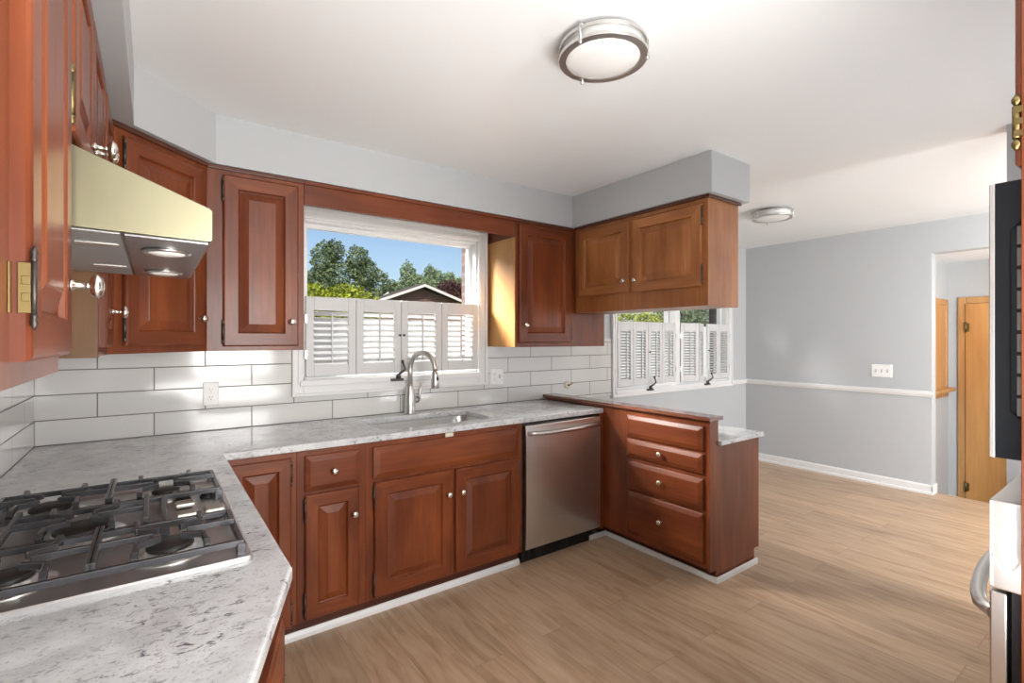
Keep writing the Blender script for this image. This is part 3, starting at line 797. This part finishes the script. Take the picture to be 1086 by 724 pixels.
# ---------------------------------------------------------------- cooktop
KX0, KX1, KY0, KY1 = -.355, .177, 1.198, 1.949
c = thing('gas_cooktop', ((KX0 + KX1) / 2, (KY0 + KY1) / 2, CT), 'stainless five burner gas cooktop set into the left counter', 'cooktop')
loops = []
for ins, z in ((0, CT + .0003), (0, CT + .007), (.003, CT + .011), (.012, CT + .0115), (.022, CT + .006), (.05, CT + .005)):
    loops.append([(x, y, z) for x, y in rrect(KX0 + ins, KX1 - ins, KY0 + ins, KY1 - ins, .012, 3)])
b = MB(); b.rings(loops); b.build('pan', 'pansteel', c, world=True)
burners = [(-.225, 1.335, .038), (.030, 1.335, .045), (-.225, 1.812, .045), (.030, 1.812, .035), (-.14, 1.573, .055)]
for x, y, r in burners:
    b = MB(); b.lathe([(r + .035, 0), (r + .03, .004), (r + .005, .006), (r + .002, .014), (r - .006, .016)], (x, y, CT + .0052), n=28)
    bb = b.build('burner', 'steel', c, world=True)
    b = MB(); b.lathe([(r, 0), (r, .006), (r - .006, .010), (.004, .011)], (x, y, CT + .0213), n=28); b.build('burner_cap', 'iron', bb)
GZ = CT + .036     # perimeter bar centre
def grate(y0, y1, x0, x1, cs):
    b = MB(); w_, h_ = .011, .014
    tz = GZ + .014
    def rail(p, q): b.bar((*p, GZ), (*q, GZ), w_, h_)
    rail((x0, y0), (x1, y0)); rail((x0, y1), (x1, y1)); rail((x0, y0 - w_ / 2), (x0, y1 + w_ / 2)); rail((x1, y0 - w_ / 2), (x1, y1 + w_ / 2))
    for x in (x0, x1):
        for y in (y0, y1): b.box(x - .009, x + .009, y - .009, y + .009, CT + .0062, GZ)
    def finger(p, q):
        p, q = Vector((*p, 0)), Vector((*q, 0)); d_ = (q - p).normalized()
        b.bar((p.x, p.y, GZ + .004), tuple(Vector((p.x, p.y, tz)) + d_ * .018), .012, .018)
        b.bar(tuple(Vector((p.x, p.y, tz)) + d_ * .010), (q.x, q.y, tz), .010, .014)
    for (cx, cy) in cs:
        for s_ in (-1, 1):
            ye = y0 if s_ < 0 else y1
            for dx in (-.062, .062): 
                finger((cx + dx, ye), (cx + dx * .95, cy + s_ * .045))
                b.bar((cx + dx * .95, cy + s_ * .050, tz), (cx + dx * .30, cy + s_ * .028, tz), .010, .014)
        xe0 = max(x0, cx - .125); xe1 = min(x1, cx + .125)
        b.bar((xe0, cy, tz), (cx - .03, cy, tz), .010, .014); b.bar((cx + .03, cy, tz), (xe1, cy, tz), .010, .014)
        for xe in (xe0, xe1):
            if abs(xe - x0) > .005 and abs(xe - x1) > .005: b.bar((xe, y0, tz), (xe, y1, tz), .011, .014)
    return b.build('grate', 'grate', c, bevel=.002, world=True)
grate(1.222, 1.452, -.335, .155, [burners[0][:2], burners[1][:2]])
grate(1.695, 1.925, -.335, .155, [burners[2][:2], burners[3][:2]])
grate(1.462, 1.685, -.335, .022, [(-.14, 1.573)])
for x, y in ((.070, 1.535), (.070, 1.628), (.070, 1.742), (.132, 1.535), (.132, 1.742)):
    b = MB(); b.lathe([(.021, 0), (.021, .004), (.017, .008), (.016, .016)], (x, y, CT + .0055), n=20)
    kb = b.build('knob', 'black', c, world=True)
    b = MB(); b.box(x - .025, x + .025, y - .0225, y + .0225, CT + .0205, CT + .0335); b.build('knob_cap', 'capmetal', kb, bevel=.006)

# ---------------------------------------------------------------- wall plates
def outlet(x, y, z, rotz, label, name='wall_outlet', gangs=1, kinds=('outlet',), wall='y', cat='outlet'):
    t = thing(name, (x, y, z), label, cat, None, rotz)
    w_ = .072 + (gangs - 1) * .046
    b = MB(); b.rings([[(-w_ / 2 + i, yy, -.06 + i), (w_ / 2 - i, yy, -.06 + i), (w_ / 2 - i, yy, .06 - i), (-w_ / 2 + i, yy, .06 - i)] for i, yy in ((0, 0), (0, -.003), (.004, -.006))])
    b.build('cover_plate', 'plate', t)
    for g, kd in enumerate(kinds):
        gx = (g - (len(kinds) - 1) / 2) * .046
        if kd == 'outlet':
            for zz in (-.02, .02):
                b = MB(); b.lathe([(.0165, .0055), (.0165, .0075), (.015, .008)], (gx, 0, zz), '-y', 20); rc = b.build('receptacle', 'plate', t)
                b = MB(); b.box(gx - .007, gx - .005, -.0088, -.0078, zz, zz + .008); b.box(gx + .005, gx + .007, -.0088, -.0078, zz, zz + .007); b.box(gx - .002, gx + .002, -.0088, -.0078, zz - .009, zz - .005)
                b.build('slots', 'socket', rc)
        else:
            b = MB(); b.box(gx - .005, gx + .005, -.0068, -.0058, -.012, .012); fr = b.build('toggle_slot', 'socket', t)
            b = MB(); b.prism([(-.006, .002), (-.018, .010), (-.018, .004), (-.006, -.006)], .008, 'x', gx - .004); b.build('toggle', 'plate', t)
    return t
outlet(.243, 3.016, 1.100, 0, 'white double outlet on the tile left of the sink window')
outlet(2.058, 3.016, 1.108, 0, 'white outlet and switch plate on the tile right of the sink window', 'outlet_plate', 2, ('outlet', 'switch'))
outlet(XR, 1.704, 1.084, -PI / 2, 'white triple light switch plate on the grey dining wall', 'light_switch', 3, ('switch',) * 3, cat='light switch')
t = thing('round_wall_plate', (2.765, 3.016, 1.007), 'small round cream wall plate with a dark peg on the tile', 'wall plate')
b = MB(); b.lathe([(.034, 0), (.034, .004), (.028, .008), (.014, .009)], (0, 0, 0), '-y', 24); b.build('disc', 'cream', t)
b = MB(); b.lathe([(.008, .008), (.007, .02)], (.004, 0, -.002), '-y', 12); b.tube([(.004, -.018, -.002), (.04, -.022, .012)], .004, 8); b.build('peg', 'brass', t)

# ---------------------------------------------------------------- ceiling lamps
def ceiling_lamp(x, y, label, rot):
    t = thing('ceiling_light', (x, y, CEIL), label, 'ceiling light', 'flush ceiling lights', rot)
    b = MB(); b.lathe([(.08, -.018), (.085, -.016), (.09, 0)], n=40); b.build('canopy', 'nickel', t)
    b = MB(); b.lathe([(.01, -.082), (.06, -.080), (.11, -.074), (.130, -.066), (.137, -.056), (.137, -.026), (.12, -.018), (.08, -.016)], n=48); b.build('glass_shade', 'glassdiff', t)
    for z, R1, R0, hh in ((-.030, .151, .145, .006), (-.066, .153, .128, .006)):
        b = MB(); n = 48
        lp = [[(r * math.cos(2 * PI * k / n), r * math.sin(2 * PI * k / n), z + q) for k in range(n)] for r, q in ((R0, -hh), (R1, -hh), (R1, hh), (R0, hh), (R0, -hh))]
        b.rings(lp, False, False); b.build('ring', 'nickel', t, bevel=.001)
    for k in range(3):
        a = 2 * PI * k / 3 + .4; px, py = .150 * math.cos(a), .150 * math.sin(a)
        b = MB(); b.tube([(px, py, -.072), (px, py, -.014)], .005, 10); b.lathe([(.002, -.014), (.006, -.011), (.007, -.006), (.0055, 0)], (px, py, -.070), n=10)
        b.tube([(px, py, -.018), (.7 * px, .7 * py, -.008)], .005, 8)
        b.build('post', 'nickel', t)
    return t
ceiling_lamp(1.268, 1.200, 'large flush ceiling light with two nickel rings, over the kitchen floor', .9)
ceiling_lamp(4.06, 1.98, 'flush ceiling light with nickel rings, farther away in the dining area', .3)

# ---------------------------------------------------------------- tall oven cabinet on the right
c = thing('oven_cabinet', (1.7, -.13, 0), 'tall cherry oven cabinet at the right edge of the photo', 'cabinet')
OX0, OX1, OY = 1.30, 2.14, .180
b = MB()
b.box(OX0, OX0 + .035, -.448, OY, 0, UT); b.box(OX1 - .035, OX1, -.448, OY, 0, UT)
b.box(OX0 + .035, OX1 - .035, -.448, OY, 1.70, UT); b.box(OX0 + .035, OX1 - .035, -.448, OY, 1.082, 1.150); b.box(OX0 + .035, OX1 - .035, -.448, OY, 0, .30)
b.box(OX0 + .035, OX1 - .035, -.448, -.43, .30, 1.70)
b.build('body', 'wood_z', c, bevel=.001, world=True)
dl = door(c, .41, .46, (OX0 + .417, OY + .001, 1.712), PI, (.04, .07), None, fw=.06, t=.009)
dr = door(c, .41, .46, (OX1 - .005, OY + .001, 1.712), PI, (.37, .07), None, fw=.06, t=.009)
b = MB(); b.tube([(.413, -.006, .052), (.413, -.006, .112)], .006, 10)
for k in range(3): b.box(.400, .419, -.009, .003, .054 + k * .022, .066 + k * .022)
for s_, z in ((-1, .052), (1, .112)): b.lathe([(.003, min(0, s_ * .022)), (.007, s_ * .011 - .003), (.007, s_ * .011 + .003), (.002, max(0, s_ * .022))], (.413, -.006, z), n=10)
tag(b.build('hinge', 'brass', dl), 'large brass hinge')
drawer(c, .76, .24, (OX1 - .04, OY + .001, .04), PI, (.38, .12), name='drawer')

AX0, AX1, AF = OX0 + .0375, OX1 - .0375, .2295
c = thing('microwave', (1.72, .0, 1.152), 'black built-in microwave with a vented side, above the stainless oven', 'microwave')
mz0, mz1 = 1.1565, 1.694
# body with an octagonal vent recess in its left side
b = MB()
oct_ = [(.2015, 1.25), (.2015, 1.598), (.180, 1.622), (.00, 1.622), (-.02, 1.598), (-.02, 1.25), (.0, 1.228), (.180, 1.228)]
bm = b.bm
ov = [bm.verts.new((AX0, y, z)) for y, z in ((AF - .008, mz0), (AF - .008, mz1), (-.30, mz1), (-.30, mz0))]
iv = [bm.verts.new((AX0, y, z)) for y, z in oct_]
eds = [bm.edges.new((ov[i], ov[(i + 1) % 4])) for i in range(4)] + [bm.edges.new((iv[i], iv[(i + 1) % 8])) for i in range(8)]
bmesh.ops.triangle_fill(bm, use_beauty=True, edges=eds)
bk = [bm.verts.new((AX0 + .012, y, z)) for y, z in oct_]
for i in range(8): bm.faces.new([iv[i], iv[(i + 1) % 8], bk[(i + 1) % 8], bk[i]])
bm.faces.new(bk)
rv = [bm.verts.new((AX1, v.co.y, v.co.z)) for v in ov]
for i in range(4): bm.faces.new([ov[i], ov[(i + 1) % 4], rv[(i + 1) % 4], rv[i]])
bm.faces.new(rv)
body = b.build('body', 'blackglass', c, world=True)
b = MB()
for k in range(9):
    for j in range(6):
        y0 = .192 - j * .034
        b.box(AX0 + .008, AX0 + .0118, y0 - .021, y0, 1.240 + k * .0415, 1.240 + k * .0415 + .034)
b.build('side_vent', 'vent', body)
b = MB(); b.box(AX0 - .0015, AX1, AF - .008, AF, mz0, mz1); b.build('front_trim', 'steel', c, bevel=.001, world=True)
b = MB(); b.box(AX0 + .03, AX1 - .19, AF, AF + .006, mz0 + .03, mz1 - .03); b.build('door', 'blackglass', c, bevel=.003, world=True)
b = MB(); b.box(AX1 - .18, AX1 - .02, AF, AF + .005, mz0 + .03, mz1 - .03); b.build('control_panel', 'black', c, bevel=.002, world=True)

c = thing('wall_oven', (1.72, .0, .30), 'stainless built-in oven with a bowed handle and peeling protective film', 'oven')
oz = 1.073
b = MB(); b.box(AX0 + .012, AX1, -.40, .200, .302, oz - .002); b.build('body', 'black', c, world=True)
b = MB(); b.box(AX0, AX1, .12, AF, .899, oz); cp = b.build('control_panel', 'steel', c, bevel=.003, world=True)
# ragged rim of protective film on the panel's side and top
b = MB()
def ragged(pts_out, inset, n=26):
    """Ribbon around a rectangle on the plane x = AX0 with a torn inner edge."""
    (ya, za), (yb, zb) = pts_out
    path = []
    for k in range(n): path.append((yb - (yb - ya) * .02, zb - (zb - za) * k / (n - 1)))
    return path
x_ = AX0 - .0012
prev = None
for k in range(30):
    z = oz - .003 - k * (.165 / 29); wv = .0035 + .0025 * random.random()
    cur = [b.bm.verts.new((x_, AF - .001, z)), b.bm.verts.new((x_, AF - .001 - wv, z))]
    if prev: b._f([prev[0], prev[1], cur[1], cur[0]])
    prev = cur
prev = None
for k in range(30):
    u = k / 29; y = AF - .004 - u * .040; zc = oz - .105 - .028 * math.sin(PI * u) + .004 * random.random()
    cur = [b.bm.verts.new((x_, y, zc)), b.bm.verts.new((x_, y, zc - .007 - .004 * random.random()))]
    if prev: b._f([prev[0], prev[1], cur[1], cur[0]])
    prev = cur
prev = None
for k in range(26):
    z = oz - .006 - k * (.10 / 25); wv = .002 + .002 * random.random()
    cur = [b.bm.verts.new((x_, .1885 + wv, z)), b.bm.verts.new((x_, .1855, z))]
    if prev: b._f([prev[0], prev[1], cur[1], cur[0]])
    prev = cur
fo = b.build('film', 'film', cp)
sm = fo.modifiers.new('thickness', 'SOLIDIFY'); sm.thickness = .0008; sm.offset = 1
tag(fo, 'torn white protective film')
b = MB(); b.box(AX0, AX1, .2045, AF, .315, .893); dr_ = b.build('door', 'steel', c, bevel=.003, world=True)
b = MB(); b.box(AX0 + .12, AX1 - .12, AF, AF + .003, .42, .74); b.build('door_window', 'blackglass', dr_)
b = MB(); hp = []
for k in range(21):
    u = k / 20; hp.append((AX0 + .03 + u * (AX1 - AX0 - .06), AF - .002 + .062 * math.sin(PI * u) ** .45, .838))
b.tube(hp, .0135, 14); b.build('handle', 'steel', dr_)

# ================================================================ outdoors
def leaf_mat(name, stops):
    m = mat(name, stops[1][1], .6, spec=.2)
    n, l, b_ = nodes(m)
    oi = n.new('ShaderNodeTexCoord'); no = n.new('ShaderNodeTexNoise'); no.inputs['Scale'].default_value = 2.2; no.inputs['Detail'].default_value = 5
    l.new(oi.outputs['Object'], no.inputs['Vector']); r = ramp(n, stops); l.new(no.outputs[0], r.inputs[0]); l.new(r.outputs[0], b_.inputs['Base Color'])
    b_.inputs['Subsurface Weight'].default_value = 0
    return m
M['leaf_dark'] = leaf_mat('dark_green_leaves', [(.35, (.07, .11, .05)), (.62, (.24, .30, .15))])
M['leaf_grey'] = leaf_mat('grey_green_leaves', [(.35, (.15, .21, .10)), (.62, (.34, .42, .24))])
M['leaf_lime'] = leaf_mat('lime_green_leaves', [(.35, (.16, .20, .02)), (.62, (.42, .46, .05))])
M['leaf_plum'] = leaf_mat('plum_leaves', [(.35, (.06, .03, .03)), (.62, (.14, .07, .065))])
M['bark'] = mat('bark', (.10, .07, .05), .9)
M['grass'] = add_noise(mat('lawn', (.1, .16, .05), .9), nscale=6, stops=[(.3, (.07, .12, .03)), (.7, (.16, .22, .07))])

def foliage_mesh(blobs, n, size):
    vs, fs = [], []
    tot = sum(r[0] * r[1] * r[2] for _, r in blobs) ** 1
    wts = [(r[0] * r[2]) for _, r in blobs]; sw = sum(wts)
    for (cx, cy, cz), (rx, ry, rz) in blobs:
        for _ in range(int(n * rx * rz / sw)):
            while True:
                p = Vector((random.uniform(-1, 1), random.uniform(-1, 1), random.uniform(-1, 1)))
                if .25 < p.length < 1 and random.random() < p.length ** 2: break
            # clumpy: pull towards a few radial directions
            k = 1 + .16 * math.sin(p.x * 9 + cx) * math.sin(p.z * 11 + cz)
            q = Vector((cx + p.x * rx * k, cy + p.y * ry * k, cz + p.z * rz * k))
            u = Vector((random.gauss(0, 1), random.gauss(0, 1), random.gauss(0, 1))).normalized()
            v = u.cross(Vector((random.gauss(0, 1), random.gauss(0, 1), random.gauss(0, 1)))).normalized()
            s_ = size * random.uniform(.6, 1.3); i = len(vs)
            vs += [q - u * s_, q + v * s_ * .5, q + u * s_, q - v * s_ * .5]; fs.append((i, i + 1, i + 2, i + 3))
    return vs, fs
def tree(name, label, m, base, trunk_h, blobs, n, size, cat='tree'):
    t = thing(name, base, label, cat, 'trees beyond the window' if cat == 'tree' else None)
    vs, fs = foliage_mesh(blobs, n, size)
    me = bpy.data.meshes.new('foliage'); me.from_pydata([tuple(v) for v in vs], [], fs); me.materials.append(M[m])
    o = bpy.data.objects.new('foliage', me); COL.objects.link(o); o.parent = t
    b = MB(); b.tube([(0, 0, 0), (.05, 0, trunk_h * .5), (0, .05, trunk_h)], [.22, .16, .09], 10)
    for (cx, cy, cz), r in blobs: b.tube([(0, 0, trunk_h * .6), (cx * .5, cy * .5, (trunk_h * .6 + cz) / 2), (cx, cy, cz)], [.08, .05, .02], 6)
    b.build('trunk', 'bark', t)
    return t
GZ0 = -.5
b = MB(); b.box(-30, 60, YB + .14, 70, GZ0 - .1, GZ0); tag(b.build('lawn', 'grass'), 'green lawn outside the windows', 'lawn', kind='structure')
tree('tree', 'tall dark green tree at left in the sink window', 'leaf_dark', (9.4, 29.5, GZ0), 4.0,
     [((-1.4, 0, 6.5), (.75, .8, 1.0)), ((-.8, 0, 7.0), (.6, .6, .7)), ((.6, 0, 6.6), (.7, .7, .9)), ((1.1, .1, 5.9), (.8, .8, .9)), ((-.3, .2, 5.5), (1.6, 1.1, 1.1)), ((-1.7, 0, 5.2), (.8, .8, .8)), ((2.0, .3, 5.0), (.8, .8, 1.2)), ((2.9, .2, 4.6), (.7, .7, 1.0)), ((-1.2, 0, 4.3), (1.3, 1, 1.0)), ((1.2, .2, 4.1), (1.5, 1, 1.0))], 26000, .075)
tree('tree', 'pale grey-green tree in the middle of the sink window', 'leaf_grey', (15.3, 33, GZ0), 3.5,
     [((-.5, 0, 6.2), (.6, .6, 1.2)), ((.0, 0, 5.6), (.9, .8, 1.0)), ((.5, .2, 4.9), (1.4, 1, 1.1)), ((-1.2, 0, 4.9), (.8, .8, 1.0)), ((-.5, 0, 4.0), (1.7, 1, .9)), ((1.2, 0, 5.3), (.7, .8, 1.1)), ((1.9, 0, 4.6), (.9, .8, 1.0)), ((-1.9, 0, 4.6), (.7, .8, 1.0))], 22000, .08)
tree('tree', 'wispy grey-green tree at right in the sink window', 'leaf_grey', (19.2, 36.5, GZ0), 3.8,
     [((-.9, 0, 7.0), (.5, .6, .9)), ((-.2, 0, 6.8), (.5, .6, .8)), ((.9, 0, 6.6), (.6, .6, .9)), ((.2, .2, 5.6), (1.7, 1, 1.2)), ((1.9, .2, 5.2), (1.0, .8, 1.2)), ((-1.2, .2, 5.0), (1.0, .8, 1.2)), ((1.7, 0, 6.2), (.6, .6, .9)), ((2.7, .2, 5.2), (1.0, .8, 1.1)), ((-1.6, 0, 6.1), (.7, .7, .9))], 24000, .085)
tree('tree', 'dark plum leaved tree behind the gable roof', 'leaf_plum', (14.9, 27, GZ0), 3.2,
     [((0, 0, 4.9), (.9, .7, .6)), ((-.8, 0, 4.4), (.8, .6, .6)), ((.8, 0, 4.5), (.9, .6, .7))], 9000, .07)
tree('bush', 'bright lime green bush low in the left of the sink window', 'leaf_lime', (4.3, 15, GZ0), 1.6,
     [((-.6, 0, 2.9), (.9, .7, .6)), ((.4, 0, 3.0), (.7, .7, .55)), ((1.1, .1, 2.7), (.6, .6, .5)), ((0, 0, 2.2), (1.5, .8, .8)), ((-1.6, 0, 2.6), (.9, .7, .9))], 15000, .055, 'bush')
# shrubs outside the dining window
for x, y, h, m, lb in ((9.6, 8.2, 1.9, 'leaf_lime', 'yellow-green shrub outside the left half of the dining window'), (13.5, 9.0, 2.6, 'leaf_dark', 'dark green shrub outside the right half of the dining window')):
    tree('bush', lb, m, (x, y, GZ0), 1.4, [((0, 0, h), (1.3, .8, .8)), ((-.9, 0, h - .3), (.9, .7, .8)), ((.9, 0, h - .2), (1.0, .7, .8)), ((0, 0, 1.1), (1.8, .8, 1.0))], 12000, .05, 'bush')
# neighbour's house with a low gable
c = thing('house', (9.9, 22, GZ0), "brown gabled neighbouring house seen low in the sink window", 'house')
hx0, hx1, px_, pz, ez = 8.1, 13.3, 10.55, 3.93, 3.08
b = MB(); b.prism([(hx0 + .3, GZ0), (hx1 - .3, GZ0), (hx1 - .3, ez + .05), (px_, pz - .1), (hx0 + .3, ez + .05)], .9, 'y', 22); b.build('wall', 'brick', c, world=True)
b = MB(); b.prism([(hx0, ez - .05), (px_, pz), (hx1, ez - .05), (hx1, ez + .07), (px_, pz + .12), (hx0, ez + .07)], 1.4, 'y', 21.6); b.build('roof', 'roof', c, world=True)
b = MB(); b.prism([(hx0, ez - .10), (px_, pz - .05), (hx1, ez - .10), (hx1, ez + .03), (px_, pz + .08), (hx0, ez + .03)], .05, 'y', 21.54); b.build('fascia', 'fascia', c, world=True)
b = MB(); b.prism([(9.0, 3.05), (9.9, 3.72), (9.9, 3.84), (8.9, 3.10)], .06, 'y', 24.5) ; b.build('rear_fascia', 'fascia', c, world=True)
# white fence added across the yard to brighten the gaps between louvers
c = thing('added_fence', (9, 7.0, GZ0), 'added white board fence that brightens the gaps between the shutter slats', 'fence')
b = MB()
for k in range(170): b.box(-6 + k * .15, -6 + k * .15 + .146, 7.0, 7.02, GZ0 + .05, 1.68)
b.build('boards', 'white', c, world=True)
for k in range(11):
    b = MB(); b.box(-6.05 + k * 2.55, -5.95 + k * 2.55, 7.021, 7.12, GZ0, 1.70); b.build('post', 'white', c, world=True)
# brick outer skin of this house around the windows
b = MB(); yb0, yb1 = YB + .12, YB + .22
xs = -1.0
for hx_0, hx_1, hz0, hz1 in (W1, W2):
    b.box(xs, hx_0, yb0, yb1, GZ0, 2.6); b.box(hx_0, hx_1, yb0, yb1, GZ0, hz0 - .02); b.box(hx_0, hx_1, yb0, yb1, hz1 + .02, 2.6); xs = hx_1
b.box(xs, 6.8, yb0, yb1, GZ0, 2.6)
struct(b.build('wall_exterior', 'brick_d'))
